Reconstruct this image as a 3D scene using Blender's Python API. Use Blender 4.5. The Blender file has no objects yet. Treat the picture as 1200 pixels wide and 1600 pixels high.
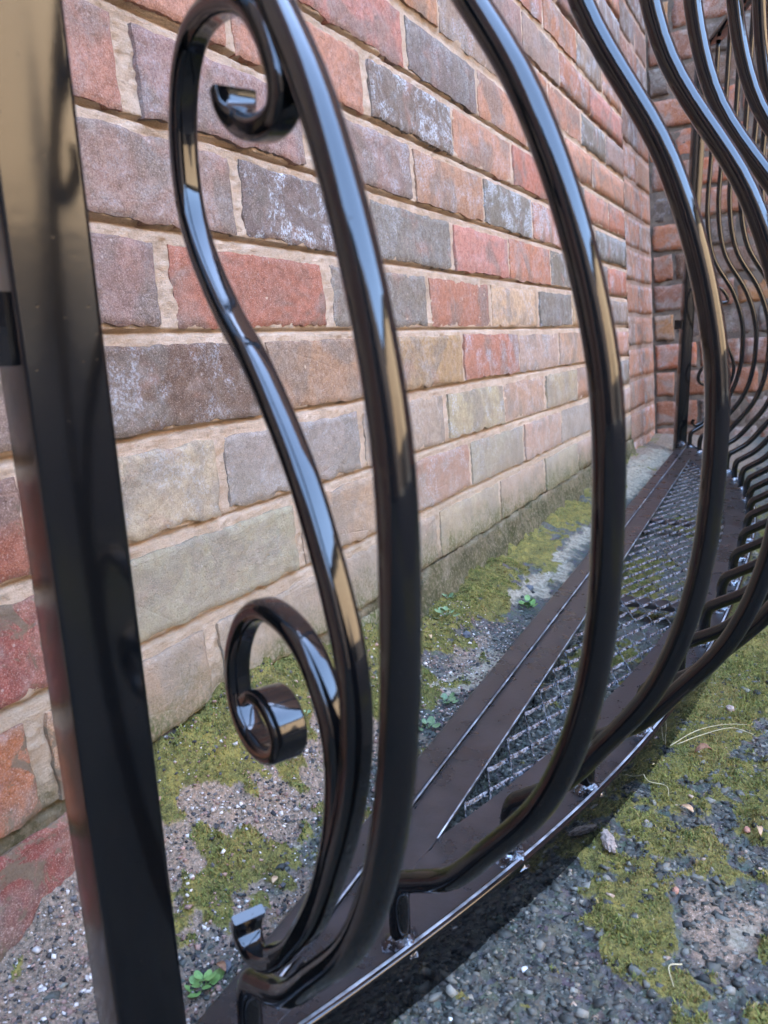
import bpy, bmesh, math, random
import numpy as np
from mathutils import Matrix, Vector

random.seed(4)
rng = np.random.default_rng(11)
scene = bpy.context.scene
COL = scene.collection

# ---------------------------------------------------------------- camera
cam_data = bpy.data.cameras.new('camera')
cam = bpy.data.objects.new('camera', cam_data)
COL.objects.link(cam)
scene.camera = cam
RC = Matrix(((0.86507, -0.459388, 0.201535), (0.467244, 0.884076, 0.009606), (-0.182585, 0.085856, 0.979434)))
fw, lf, up = RC.col[0], RC.col[1], RC.col[2]
cm = Matrix.Identity(4)
for i in range(3):
    cm[i][0], cm[i][1], cm[i][2] = -lf[i], up[i], -fw[i]
    cm[i][3] = (-0.1748, -0.4287, 0.2975)[i]
cam.matrix_world = cm
cam_data.sensor_fit = 'VERTICAL'
cam_data.sensor_height = 36
cam_data.lens = 36 * 1252.93 / 1600
cam_data.clip_start = 0.01
cam_data.clip_end = 400
cam_data.dof.use_dof = True
cam_data.dof.focus_distance = 0.72
cam_data.dof.aperture_fstop = 15

# ---------------------------------------------------------------- sky, sun, exposure
SUN_EL, SUN_AZ = math.radians(46), math.radians(42)      # azimuth from +Y (behind the wall) towards +X
world = bpy.data.worlds.new('World')
scene.world = world
world.use_nodes = True
wn = world.node_tree
sky = wn.nodes.new('ShaderNodeTexSky')
sky.sky_type = 'NISHITA'
sky.sun_disc = False
sky.sun_elevation = SUN_EL
sky.sun_rotation = SUN_AZ
sky.air_density = 1.0
sky.dust_density = 1.0
sky.ozone_density = 0.5
bg = wn.nodes['Background']
bg.inputs['Strength'].default_value = 0.15
wn.links.new(sky.outputs[0], bg.inputs[0])
sd = bpy.data.lights.new('sun', 'SUN')
sd.energy = 3.4
sd.angle = math.radians(0.5)
sd.color = (1, 0.95, 0.87)
sun = bpy.data.objects.new('sun', sd)
COL.objects.link(sun)
S = Vector((math.sin(SUN_AZ) * math.cos(SUN_EL), math.cos(SUN_AZ) * math.cos(SUN_EL), math.sin(SUN_EL)))
sun.rotation_euler = S.to_track_quat('Z', 'Y').to_euler()
sun.location = (0, 6, 8)
scene.view_settings.view_transform = 'Standard'
scene.view_settings.look = 'None'
scene.view_settings.exposure = 5.12
scene.view_settings.gamma = 1
scene.view_settings.use_curve_mapping = False

# ---------------------------------------------------------------- helpers
def lin(r, g, b, k=1.0):
    def f(c):
        c /= 255.0
        return (c / 12.92 if c <= 0.04045 else ((c + 0.055) / 1.055) ** 2.4) * k
    return (f(r), f(g), f(b))

def link(o, parent=None):
    COL.objects.link(o)
    if parent is not None:
        o.parent = parent
    return o

def mesh_obj(name, verts, faces, mat, parent=None, smooth=False, loc=None):
    me = bpy.data.meshes.new(name)
    verts = np.asarray(verts, dtype=np.float32)
    if isinstance(faces, np.ndarray):
        n, k = faces.shape
        me.vertices.add(len(verts)); me.vertices.foreach_set('co', verts.ravel())
        me.loops.add(n * k); me.loops.foreach_set('vertex_index', faces.astype(np.int32).ravel())
        me.polygons.add(n)
        me.polygons.foreach_set('loop_start', np.arange(0, n * k, k, dtype=np.int32))
        me.update(calc_edges=True)
    else:
        me.from_pydata(verts.tolist(), [], faces)
    me.materials.append(mat)
    if smooth:
        me.polygons.foreach_set('use_smooth', np.ones(len(me.polygons), dtype=bool))
    me.update()
    o = bpy.data.objects.new(name, me)
    if loc is not None:
        o.location = loc
    return link(o, parent)

def empty(name, label=None, cat=None, loc=(0, 0, 0), group=None):
    o = bpy.data.objects.new(name, None)
    o.empty_display_size = 0.05
    o.location = loc
    tag(o, label, cat, group)
    return link(o)

def tag(o, label=None, cat=None, group=None, kind=None):
    if label: o['label'] = label
    if cat: o['category'] = cat
    if group: o['group'] = group
    if kind: o['kind'] = kind
    return o

def hash2(ix, iy, seed):
    h = (ix.astype(np.int64) * 374761393 + iy.astype(np.int64) * 668265263 + seed * 1274126177) & 0xffffffff
    h = ((h ^ (h >> 13)) * 1274126177) & 0xffffffff
    h = (h ^ (h >> 16)) & 0xffffffff
    return h / 4294967295.0

def vnoise(x, y, seed=0):
    x = np.asarray(x, float); y = np.asarray(y, float)
    ix = np.floor(x); iy = np.floor(y)
    fx = x - ix; fy = y - iy
    fx = fx * fx * (3 - 2 * fx); fy = fy * fy * (3 - 2 * fy)
    a = hash2(ix, iy, seed); b = hash2(ix + 1, iy, seed)
    c = hash2(ix, iy + 1, seed); d = hash2(ix + 1, iy + 1, seed)
    return (a * (1 - fx) + b * fx) * (1 - fy) + (c * (1 - fx) + d * fx) * fy

def fbm(x, y, seed=0, octv=4):
    s = 0; a = 1; t = 0
    for i in range(octv):
        s = s + a * vnoise(x * 2 ** i, y * 2 ** i, seed + i * 17); t += a; a *= 0.55
    return s / t

def sstep(a, b, x):
    t = np.clip((x - a) / (b - a), 0, 1)
    return t * t * (3 - 2 * t)

def grid_faces(nx, ny):
    i = np.arange(nx - 1)[:, None]; j = np.arange(ny - 1)[None, :]
    a = i * ny + j
    return np.stack([a, a + ny, a + ny + 1, a + 1], -1).reshape(-1, 4)

def catmull(P, n=8):
    P = [np.array(p, float) for p in P]
    Q = [2 * P[0] - P[1]] + P + [2 * P[-1] - P[-2]]
    out = []
    for i in range(1, len(Q) - 2):
        for k in range(n):
            t = k / n
            a, b, c, d = Q[i - 1], Q[i], Q[i + 1], Q[i + 2]
            out.append(.5 * ((2 * b) + (c - a) * t + (2 * a - 5 * b + 4 * c - d) * t ** 2 + (3 * b - a - 3 * c + d) * t ** 3))
    out.append(P[-1])
    return np.array(out)

def sweep(path, prof_fn, side):
    """path (n,3); side: constant vector or (n,3) giving the section's first axis; prof_fn(i)-> (m,2) section"""
    path = np.asarray(path, float); n = len(path)
    T = np.gradient(path, axis=0); T /= np.linalg.norm(T, axis=1)[:, None]
    sd_ = np.broadcast_to(np.asarray(side, float), (n, 3))
    V = []
    for i in range(n):
        s = sd_[i] - T[i] * (sd_[i] @ T[i]); s = s / np.linalg.norm(s)
        u = np.cross(T[i], s)
        p = prof_fn(i)
        V.append(path[i] + p[:, :1] * s + p[:, 1:] * u)
    m = len(V[0])
    V = np.vstack(V)
    F = []
    for i in range(n - 1):
        for j in range(m):
            k = (j + 1) % m
            F.append((i * m + j, i * m + k, (i + 1) * m + k, (i + 1) * m + j))
    F.append(tuple(range(m))[::-1]); F.append(tuple((n - 1) * m + j for j in range(m)))
    return V, F

def circ(r, m=16):
    a = np.linspace(0, 2 * math.pi, m, endpoint=False)
    return np.stack([np.cos(a) * r, np.sin(a) * r], 1)

def rrect(w, t, r, k=3):
    pts = []
    for cx, cy, a0 in ((w / 2 - r, t / 2 - r, 0), (-w / 2 + r, t / 2 - r, 90), (-w / 2 + r, -t / 2 + r, 180), (w / 2 - r, -t / 2 + r, 270)):
        for q in range(k + 1):
            a = math.radians(a0 + 90 * q / k)
            pts.append((cx + r * math.cos(a), cy + r * math.sin(a)))
    return np.array(pts)

# ---------------------------------------------------------------- material helpers
class NT:
    def __init__(s, name):
        s.m = bpy.data.materials.new(name); s.m.use_nodes = True
        s.t = s.m.node_tree; s.b = s.t.nodes['Principled BSDF']
        s.pos = s.n('ShaderNodeNewGeometry').outputs['Position']
    def n(s, typ, **kw):
        o = s.t.nodes.new(typ)
        for k, v in kw.items(): setattr(o, k, v)
        return o
    def l(s, a, b): s.t.links.new(a, b)
    def val(s, sock, v):
        if isinstance(v, bpy.types.NodeSocket): s.l(v, sock)
        else: sock.default_value = v if not (isinstance(v, tuple) and len(v) == 3 and sock.type == 'RGBA') else (*v, 1)
    def noise(s, scale, detail=4, rough=0.55, vec=None, dist=0.0):
        o = s.n('ShaderNodeTexNoise'); o.inputs['Scale'].default_value = scale
        o.inputs['Detail'].default_value = detail; o.inputs['Roughness'].default_value = rough
        o.inputs['Distortion'].default_value = dist
        s.l(vec or s.pos, o.inputs['Vector']); return o.outputs['Fac']
    def voro(s, scale, feature='F1', vec=None):
        o = s.n('ShaderNodeTexVoronoi', feature=feature); o.inputs['Scale'].default_value = scale
        s.l(vec or s.pos, o.inputs['Vector']); return o
    def ramp(s, fac, a, b, lo=0.0, hi=1.0):
        o = s.n('ShaderNodeMapRange', interpolation_type='SMOOTHSTEP')
        o.inputs['From Min'].default_value = a; o.inputs['From Max'].default_value = b
        o.inputs['To Min'].default_value = lo; o.inputs['To Max'].default_value = hi
        s.l(fac, o.inputs['Value']); return o.outputs['Result']
    def math(s, op, a, b=0.0):
        o = s.n('ShaderNodeMath', operation=op); s.val(o.inputs[0], a); s.val(o.inputs[1], b); return o.outputs[0]
    def mix(s, fac, a, b, mode='MIX'):
        o = s.n('ShaderNodeMix', data_type='RGBA', blend_type=mode)
        s.val(o.inputs[0], fac); s.val(o.inputs[6], a); s.val(o.inputs[7], b); return o.outputs[2]
    def bump(s, h, strength=0.5, dist=0.002, prev=None):
        o = s.n('ShaderNodeBump'); o.inputs['Strength'].default_value = strength; o.inputs['Distance'].default_value = dist
        s.l(h, o.inputs['Height'])
        if prev: s.l(prev, o.inputs['Normal'])
        return o.outputs[0]
    def sep(s):
        o = s.n('ShaderNodeSeparateXYZ'); s.l(s.pos, o.inputs[0]); return o.outputs
    def out(s, color=None, rough=None, normal=None, **kw):
        if color is not None: s.val(s.b.inputs['Base Color'], color)
        if rough is not None: s.val(s.b.inputs['Roughness'], rough)
        if normal is not None: s.l(normal, s.b.inputs['Normal'])
        for k, v in kw.items(): s.b.inputs[k].default_value = v
        return s.m

def mat_brick(name, algae=True):
    t = NT(name)
    oi = t.n('ShaderNodeObjectInfo')
    col = oi.outputs['Color']; white = oi.outputs['Alpha']; rnd = oi.outputs['Random']
    add = t.n('ShaderNodeVectorMath', operation='ADD'); t.l(t.pos, add.inputs[0])
    cmb = t.n('ShaderNodeCombineXYZ'); t.l(t.math('MULTIPLY', rnd, 7.0), cmb.inputs[0]); t.l(t.math('MULTIPLY', rnd, 3.3), cmb.inputs[2])
    t.l(cmb.outputs[0], add.inputs[1]); v = add.outputs[0]
    patch = t.ramp(t.noise(13, 3, .6, v, .8), .46, .62)
    c = t.mix(t.math('MULTIPLY', patch, .62), col, lin(142, 134, 122, .85))
    p2 = t.ramp(t.noise(19, 4, .6, v, .5), .55, .75)
    c = t.mix(t.math('MULTIPLY', p2, .5), c, lin(204, 150, 128, .85))
    mot = t.noise(160, 5, .7, v)
    c = t.mix(t.ramp(mot, .38, .62, 0, .7), c, t.mix(1.0, c, (.62, .58, .56), 'MULTIPLY'))
    fine = t.noise(900, 3, .7, v)
    c = t.mix(t.ramp(fine, .52, .68, 0, .5), c, lin(222, 196, 180, .9))
    c = t.mix(t.ramp(fine, .46, .32, 0, .55), c, (.06, .04, .035))
    # thin films of lime, white bloom
    film = t.ramp(t.noise(30, 6, .7, v, 1.2), .5, .78)
    c = t.mix(t.math('MULTIPLY', film, .45), c, lin(190, 172, 160, .85))
    w1 = t.ramp(t.noise(22, 6, .75, v, .6), .47, .60)
    w2 = t.ramp(t.noise(420, 4, .75, v), .42, .62)
    wm = t.math('MULTIPLY', t.math('MULTIPLY', w1, w2), t.math('MULTIPLY', white, 1.15))
    c = t.mix(wm, c, lin(215, 220, 225, .9))
    spots = t.ramp(t.voro(70, vec=v).outputs['Distance'], .10, .05)
    c = t.mix(t.math('MULTIPLY', spots, .5), c, lin(225, 205, 190, .8))
    if algae:
        z = t.sep()[2]
        zz = t.math('ADD', z, t.math('MULTIPLY', t.noise(7, 4, .6), .16))
        a1 = t.math('MULTIPLY', t.ramp(zz, .42, .12, 0, .68), t.ramp(t.sep()[0], .12, .19))
        c = t.mix(a1, c, t.mix(t.noise(60, 3), lin(192, 176, 156, .8), lin(168, 156, 134, .8)))
        zm = t.math('ADD', z, t.math('MULTIPLY', t.noise(24, 5, .7), .11))
        a2 = t.math('MULTIPLY', t.math('MULTIPLY', t.ramp(zm, .150, .07), t.ramp(t.sep()[0], .13, .2)), t.ramp(t.noise(260, 4, .7), .35, .6, .35, 1))
        c = t.mix(a2, c, t.mix(t.noise(90, 3), lin(104, 110, 52, .8), lin(70, 84, 44, .8)))
    if algae:
        sm = t.math('MULTIPLY', t.ramp(t.sep()[0], .19, .15), t.ramp(t.noise(34, 6, .7, None, 1.2), .52, .60))
        c = t.mix(t.math('MULTIPLY', sm, .85), c, t.mix(t.noise(300, 4, .7), lin(150, 136, 112, .8), lin(108, 96, 78, .8)))
    n0 = t.bump(t.noise(1100, 3, .8, v), .8, .0011)
    n1 = t.bump(t.noise(330, 6, .8, v), .9, .0019, n0)
    n2 = t.bump(t.noise(45, 5, .65, v, 1.0), .45, .0022, n1)
    pits = t.ramp(t.voro(230, vec=v).outputs['Distance'], .12, .3)
    n3 = t.bump(pits, .35, .0012, n2)
    cr = t.ramp(t.voro(16, 'DISTANCE_TO_EDGE', add.outputs[0]).outputs['Distance'], .0, .02)
    n4 = t.bump(cr, .25, .001, n3)
    return t.out(c, .88, n4, **{'Specular IOR Level': .3})

def mat_mortar(name, col1, col2, algae=True):
    t = NT(name)
    a = t.noise(26, 5, .6); f = t.noise(700, 4, .75)
    c = t.mix(t.ramp(a, .35, .65), col1, col2)
    c = t.mix(t.ramp(f, .35, .7, 0, .5), c, t.mix(1.0, c, (.62, .55, .48), 'MULTIPLY'))
    c = t.mix(t.ramp(t.noise(1300, 2, .6), .62, .75, 0, .6), c, lin(232, 214, 196, .85))
    c = t.mix(t.ramp(t.noise(60, 6, .75, None, .6), .60, .72, 0, .45), c, lin(120, 84, 60, .8))
    if algae:
        z = t.sep()[2]
        zz = t.math('ADD', z, t.math('MULTIPLY', t.noise(7, 4, .6), .14))
        c = t.mix(t.ramp(zz, .36, .08, 0, .6), c, lin(196, 180, 154, .85))
        zm = t.math('ADD', z, t.math('MULTIPLY', t.noise(24, 5, .7), .13))
        a2 = t.math('MULTIPLY', t.ramp(zm, .15, .075), t.ramp(t.noise(200, 5, .75), .32, .56, .45, 1))
        c = t.mix(a2, c, t.mix(t.noise(90, 3), lin(112, 110, 60, .75), lin(58, 62, 38, .75)))
    if algae:
        pl = t.math('MULTIPLY', t.ramp(t.sep()[2], .05, .03, 0, .55), t.ramp(t.noise(14, 6, .7), .3, .6, .5, 1))
        c = t.mix(pl, c, t.mix(t.ramp(t.noise(22, 6, .75), .4, .6), lin(128, 116, 92, .8), lin(66, 66, 44, .8)))
        c = t.mix(t.ramp(t.noise(120, 5, .75), .56, .68, 0, .5), c, t.mix(1.0, c, (.7, .62, .54), 'MULTIPLY'))
    n0 = t.bump(t.noise(1300, 3, .8), .9, .0013)
    n1 = t.bump(t.noise(420, 5, .8), .9, .0026, n0)
    # brush marks
    mp = t.n('ShaderNodeMapping'); mp.inputs['Scale'].default_value = (1, 1, 9); mp.inputs['Rotation'].default_value = (0, .25, 0)
    t.l(t.pos, mp.inputs['Vector'])
    n2 = t.bump(t.noise(75, 4, .6, mp.outputs[0], .6), .55, .0022, n1)
    return t.out(c, .95, n2, **{'Specular IOR Level': .2})

def mat_gloss(name='black_gloss_paint', rough=None):
    t = NT(name)
    n1 = t.bump(t.noise(95, 2, .5), .06, .0012)
    n2 = t.bump(t.ramp(t.voro(160).outputs['Distance'], .04, .09), .12, .0006, n1)
    dust = t.math('MULTIPLY', t.ramp(t.noise(1500, 2, .6), .70, .76), t.ramp(t.noise(30, 4, .7), .45, .65))
    return t.out(t.mix(t.math('MULTIPLY', dust, .5), (.003, .0032, .0036), (.16, .15, .14)), rough or t.ramp(t.noise(40, 3), .3, .7, .03, .075), n2, **{'IOR': 1.53, 'Coat Weight': 0.0})

def mat_satin():
    t = NT('black_paint_over_flat_steel')
    a = t.noise(30, 5, .65); d = t.noise(600, 4, .75)
    c = t.mix(t.ramp(a, .4, .7), (.014, .014, .015), (.028, .024, .024))
    c = t.mix(t.ramp(d, .62, .8, 0, .5), c, (.10, .085, .075))
    n1 = t.bump(t.noise(130, 5, .7, None, 1.5), .12, .0015)
    return t.out(c, t.ramp(a, .3, .7, .24, .36), n1, **{'IOR': 1.5, 'Coat Weight': .1, 'Coat Roughness': .12})

def mat_mesh():
    t = NT('glint_mottled_black_metal')
    a = t.noise(220, 4, .7)
    c = t.mix(t.ramp(a, .4, .62), (.012, .013, .015), (.16, .17, .19))  # pale bluish mottling in the base colour stands in for sky glints
    return t.out(c, t.ramp(a, .3, .7, .2, .3), t.bump(a, .15, .0006), **{'IOR': 1.9, 'Metallic': .0, 'Coat Weight': .7, 'Coat Roughness': .1})

def mat_weld():
    t = NT('lumpy_weld_paint')
    a = t.noise(330, 3, .6)
    return t.out(t.mix(t.ramp(a, .52, .62), (.012, .013, .016), (.20, .22, .25)), .2, t.bump(a, .4, .002), **{'IOR': 1.8, 'Metallic': .3, 'Coat Weight': .8, 'Coat Roughness': .05})

def mat_ground():
    t = NT('tarmac_with_moss')
    at = t.n('ShaderNodeVertexColor', layer_name='cover')
    sp = t.n('ShaderNodeSeparateColor'); t.l(at.outputs['Color'], sp.inputs[0])
    moss, sand, old = sp.outputs[0], sp.outputs[1], sp.outputs[2]
    vo = t.voro(150); vo2 = t.voro(310)
    c = t.mix(t.noise(220, 4, .7), lin(56, 56, 50, .8), lin(106, 104, 94, .8))
    hs = t.mix(.5, c, vo.outputs['Color'], 'SOFT_LIGHT')
    c = t.mix(.35, c, hs)
    c = t.mix(t.ramp(t.noise(400, 3, .7), .62, .75, 0, .8), c, lin(178, 168, 155, .8))
    # pinkish weathered mortar and grit
    grit = t.mix(t.ramp(t.noise(330, 4, .75), .35, .65), lin(158, 132, 110, .85), lin(96, 86, 72, .8))
    grit = t.mix(t.ramp(t.noise(800, 2, .7), .6, .72, 0, .8), grit, lin(210, 196, 184, .85))
    c = t.mix(old, c, grit)
    sandc = t.mix(t.ramp(t.noise(120, 6, .75), .35, .65), lin(186, 172, 148, .75), lin(120, 110, 90, .75))
    c = t.mix(sand, c, sandc)
    mm = t.ramp(t.math('ADD', moss, t.math('MULTIPLY', t.math('SUBTRACT', t.noise(320, 4, .75), .5), .9)), .4, .62)
    mc = t.mix(t.ramp(t.noise(75, 4, .7), .35, .65), lin(96, 90, 44, .75), lin(138, 124, 60, .75))
    mc = t.mix(t.ramp(t.noise(900, 2, .6), .5, .75, 0, .6), mc, lin(165, 160, 85, .8))
    mc = t.mix(t.ramp(t.noise(500, 2, .6), .5, .3, 0, .7), mc, lin(40, 44, 20, .8))
    c = t.mix(mm, c, mc)
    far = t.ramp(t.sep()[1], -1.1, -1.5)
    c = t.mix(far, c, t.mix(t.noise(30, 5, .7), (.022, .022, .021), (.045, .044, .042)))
    h = t.math('ADD', t.math('MULTIPLY', vo.outputs['Distance'], 1.0), t.math('MULTIPLY', vo2.outputs['Distance'], .5))
    n1 = t.bump(h, .8, .003); n2 = t.bump(t.noise(700, 4, .8), .7, .0015, n1)
    return t.out(c, .85, n2, **{'Specular IOR Level': .35})

def mat_simple(name, a, b, scale=120, rough=.7, bump=.3, bd=.001, **kw):
    t = NT(name)
    n = t.noise(scale, 4, .65)
    return t.out(t.mix(t.ramp(n, .35, .65), a, b), rough, t.bump(t.noise(scale * 3, 4, .7), bump, bd), **kw)

def mat_random(name, cols, rough=.8, trans=0.0):
    """colour picked per small piece from the vertex colour 'tint'"""
    t = NT(name)
    at = t.n('ShaderNodeVertexColor', layer_name='tint')
    f = t.noise(700, 3, .7)
    c = t.mix(t.ramp(f, .3, .7, 0, .45), at.outputs['Color'], t.mix(1.0, at.outputs['Color'], (.5, .5, .5), 'MULTIPLY'))
    return t.out(c, rough, t.bump(f, .25, .0005), **{'Specular IOR Level': .35})

M_BRICK = mat_brick('garden_wall_brick')
M_OLD = mat_brick('old_house_brick', False)
M_MORT = mat_mortar('sandy_mortar', lin(240, 214, 188, .9), lin(216, 188, 160, .9))
M_MORT2 = mat_mortar('grey_old_mortar', lin(132, 116, 100, .8), lin(100, 88, 78, .8), False)
M_GLOSS = mat_gloss(); M_POST = mat_gloss('black_post_paint', .16); M_SATIN = mat_satin(); M_MESH = mat_mesh(); M_WELD = mat_weld()
M_GROUND = mat_ground()

# ---------------------------------------------------------------- balcony frame -> world
RB = np.array([[0.9996, 0.0296, 0.0033], [-0.0298, 0.9969, 0.0728], [-0.0011, -0.0729, 0.9973]])
OB = np.array([0, 0.1687, 0])
def b2w(P):
    return (np.asarray(P, float) - OB) @ RB
def ground_z(x, y):
    xc = np.clip(x, -1.5, 3.0); yc = np.clip(y, -1.6, .3)
    return (-0.033 + .0011 * xc + .0729 * yc) / .9973

# ---------------------------------------------------------------- ground
BLOBS_MOSS = [(.75, -.06, .3, .03, .75), (.50, -.07, .07, .035, .8), (1.1, -.05, .4, .03, .7), (.30, -.02, .12, .022, 1.), (.42, -.012, .2, .02, .9), (.28, -.008, .1, .018, .9), (.44, -.07, .05, .02, .7), (.20, -.045, .03, .02, .5), (.794, -.40, .22, .10, 1.1), (.60, -.33, .17, .055, 1.1), (1.1, -.50, .5, .14, 1.), (.375, -.335, .075, .038, 1.), (.29, -.338, .05, .03, 1.1),
              (.262, -.43, .05, .035, .9), (.27, -.243, .022, .014, .9), (.325, -.30, .02, .012, 1.), (.47, -.42, .10, .05, .7), (.34, -.47, .10, .04, .7), (1.6, -.7, .6, .25, .8), (.22, -.36, .03, .02, .7),
              (.18, -.085, .045, .026, .85), (.60, -.03, .12, .04, .95), (.72, -.03, .12, .035, 1.), (.92, -.03, .18, .04, 1.), (1.25, -.02, .3, .04, .9),
              (.34, -.01, .10, .028, 1.), (.36, -.055, .03, .012, .7), (.275, -.13, .03, .03, .8), (.42, -.04, .06, .03, .8),
              (.93, -.21, .10, .06, .9), (1.03, -.2, .08, .05, 1.), (.70, -.22, .06, .05, .7), (1.38, -.23, .16, .05, .5), (.21, -.11, .02, .02, .9)]
BLOBS_SAND = [(.30, -.392, .016, .006, .9), (.534, -.098, .05, .02, 1.), (.60, -.11, .06, .018, 1.), (.88, -.085, .12, .018, 1.), (.97, -.09, .12, .02, .9), (1.2, -.09, .25, .025, .8), (1.9, -.06, .5, .04, .9),
              (.24, -.115, .03, .007, .9), (.215, -.1, .03, .008, .6), (.40, -.12, .04, .014, .7)]
BLOBS_OLD = [(.24, -.095, .05, .014, 1.), (.62, -.085, .06, .014, .8), (.25, -.045, .10, .035, 1.2), (.15, -.04, .12, .06, 1.3), (.35, -.08, .12, .03, .9), (.18, -.13, .08, .02, .6), (.30, -.06, .05, .016, .9), (.0, -.03, .15, .12, 1.2), (2.2, -.1, .35, .2, 1.), (.295, -.388, .034, .014, 1.)]
def blobs(L, x, y, wob):
    m = np.zeros_like(x)
    xx = x + wob[0]; yy = y + wob[1]
    for cx, cy, rx, ry, a in L:
        d = ((xx - cx) / rx) ** 2 + ((yy - cy) / ry) ** 2
        m = np.maximum(m, a * np.exp(-d * .75))
    return m
def cover(x, y):
    w = ((fbm(x * 22, y * 22, 3) - .5) * .07, (fbm(x * 22, y * 22, 9) - .5) * .06)
    moss = blobs(BLOBS_MOSS, x, y, w)
    back = sstep(1.0, 2.0, x) * sstep(-.25, -.5, y) + sstep(-.7, -1.2, y)
    moss = np.maximum(moss, back * fbm(x * 5, y * 5, 21) * 1.1)
    moss = moss + (fbm(x * 60, y * 60, 5) - .5) * .7 + (fbm(x * 24, y * 24, 15) - .5) * 1.3 + (vnoise(x * 120, y * 120, 16) - .5) * .5
    moss = np.where(y > -.02, np.maximum(moss, .9 * fbm(x * 14, y * 20, 31)), moss)
    sand = np.clip(blobs(BLOBS_SAND, x, y, w) + (fbm(x * 70, y * 70, 6) - .5) * .6, 0, 1)
    old = np.clip(blobs(BLOBS_OLD, x, y, w), 0, 1)
    return sstep(.28, .72, moss), sstep(.42, .62, sand), sstep(.3, .6, old)
def terrain(x, y, fine=True):
    z = ground_z(x, y)
    near = sstep(2.6, 1.8, x) * sstep(-1.6, -1.0, y)
    fil = sstep(-.13, -.012, y) * (0.030 + .012 * fbm(x * 9, y * 9, 40))          # mortar fillet rising to the wall foot
    fil = fil * (.55 + .45 * sstep(.55, .35, x)) * sstep(.10, .22, x)
    fil = fil + sstep(.17, .26, x) * sstep(.66, .54, x) * sstep(-.052, -.004, y) * (.022 + .012 * fbm(x * 25, y * 10, 41))
    filb = sstep(2.30, 2.47, x) * .03 * sstep(-2, -1, y)
    z = z + np.maximum(fil, filb) * sstep(-.4, -.1, x + .3)
    moss, sand, old = cover(x, y)
    z = z + near * sstep(-.05, -.004, y) * (fbm(x * 34, x * 0 + 2, 44) - .42) * .034
    z = z + near * ((fbm(x * 12, y * 12, 50) - .5) * .010 + (fbm(x * 60, y * 60, 51) - .5) * .005 + (vnoise(x * 230, y * 230, 52) - .5) * .0040)
    z = z + near * moss * (.001 + .007 * vnoise(x * 70, y * 70, 53) * fbm(x * 30, y * 30, 54) * 1.6 + .003 * vnoise(x * 170, y * 170, 55))
    # a shallow cut keeps the ground below the steel base
    yb = y + .1687 - .0298 * x
    z = np.where((yb < .012) & (yb > -.24) & (x > -.05) & (x < 2.35), np.minimum(z, ground_z(x, y) + .0035), z)
    return z, moss, sand, old

def axis(segs):
    out = [segs[0][0]]
    for a, b, st in segs:
        n = max(1, int(round((b - a) / st)))
        out += list(a + (b - a) * (np.arange(1, n + 1) / n))
    return np.array(out)
gx = axis([(-80, -20, 15), (-20, -4, 4), (-4, -.6, .5), (-.6, 0, .03), (0, .75, .0036), (.75, 1.5, .007), (1.5, 2.6, .014), (2.6, 5, .3), (5, 20, 4), (20, 80, 15)])
gy = axis([(-80, -20, 15), (-20, -4, 3), (-4, -1.3, .12), (-1.3, -.62, .015), (-.62, .03, .0036), (.03, 5, 1.0), (5, 80, 15)])
X, Y = np.meshgrid(gx, gy, indexing='ij')
Z, moss, sand, old = terrain(X, Y)
ground = mesh_obj('ground', np.stack([X, Y, Z], -1).reshape(-1, 3), grid_faces(len(gx), len(gy)), M_GROUND, smooth=True)
ca = ground.data.color_attributes.new('cover', 'FLOAT_COLOR', 'POINT')
ca.data.foreach_set('color', np.stack([moss, sand, old, np.ones_like(moss)], -1).astype(np.float32).ravel())
tag(ground, kind='structure')

def tint_attr(o, cols_per_vert):
    ca = o.data.color_attributes.new('tint', 'FLOAT_COLOR', 'POINT')
    c = np.concatenate([cols_per_vert, np.ones((len(cols_per_vert), 1))], 1).astype(np.float32)
    ca.data.foreach_set('color', c.ravel())

# loose stones in the tarmac, joined: nobody could count them
def random_rot(n):
    q = rng.normal(size=(n, 4)); q /= np.linalg.norm(q, axis=1)[:, None]
    w, x, y, z = q.T
    return np.stack([np.stack([1 - 2 * (y * y + z * z), 2 * (x * y - z * w), 2 * (x * z + y * w)], -1),
                     np.stack([2 * (x * y + z * w), 1 - 2 * (x * x + z * z), 2 * (y * z - x * w)], -1),
                     np.stack([2 * (x * z - y * w), 2 * (y * z + x * w), 1 - 2 * (x * x + y * y)], -1)], -2)
CUBE = np.array([[-1, -1, -1], [1, -1, -1], [1, 1, -1], [-1, 1, -1], [-1, -1, 1], [1, -1, 1], [1, 1, 1], [-1, 1, 1]], float) * .5
CF = np.array([[0, 3, 2, 1], [4, 5, 6, 7], [0, 1, 5, 4], [1, 2, 6, 5], [2, 3, 7, 6], [3, 0, 4, 7]])
def stones(name, xs, ys, size, pal, weights, lift=.15, flat=.7, mat=None):
    n = len(xs)
    V = CUBE[None] * (1 + 1.25 * (rng.random((n, 8, 3)) - .5)) 
    V = V * np.array([1, 1, .75]) * (1 - .35 * rng.random((n, 1, 3)))
    V = np.einsum('nij,nkj->nki', random_rot(n), V) * np.array([1, 1, flat])
    V *= size[:, None, None]
    z = terrain(xs, ys)[0]
    V += np.stack([xs, ys, z + size * lift], -1)[:, None]
    F = (CF[None] + 8 * np.arange(n)[:, None, None]).reshape(-1, 4)
    o = mesh_obj(name, V.reshape(-1, 3), F, mat)
    pal = np.array(pal)
    ci = rng.choice(len(pal), n, p=weights)
    ci = np.where((size > .0042) & (ci >= 4), rng.integers(0, 2, n), ci)
    c = pal[ci] * (.7 + .6 * rng.random((n, 1)))
    tint_attr(o, np.repeat(c, 8, 0))
    return o
M_STONE = mat_random('broken_stone', None, .75)
def scatter(n, x0, x1, y0, y1, bias=None):
    xs = rng.uniform(x0, x1, n); ys = rng.uniform(y0, y1, n); return xs, ys
def notunder_wall(xs, ys): return ys < -.004
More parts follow.
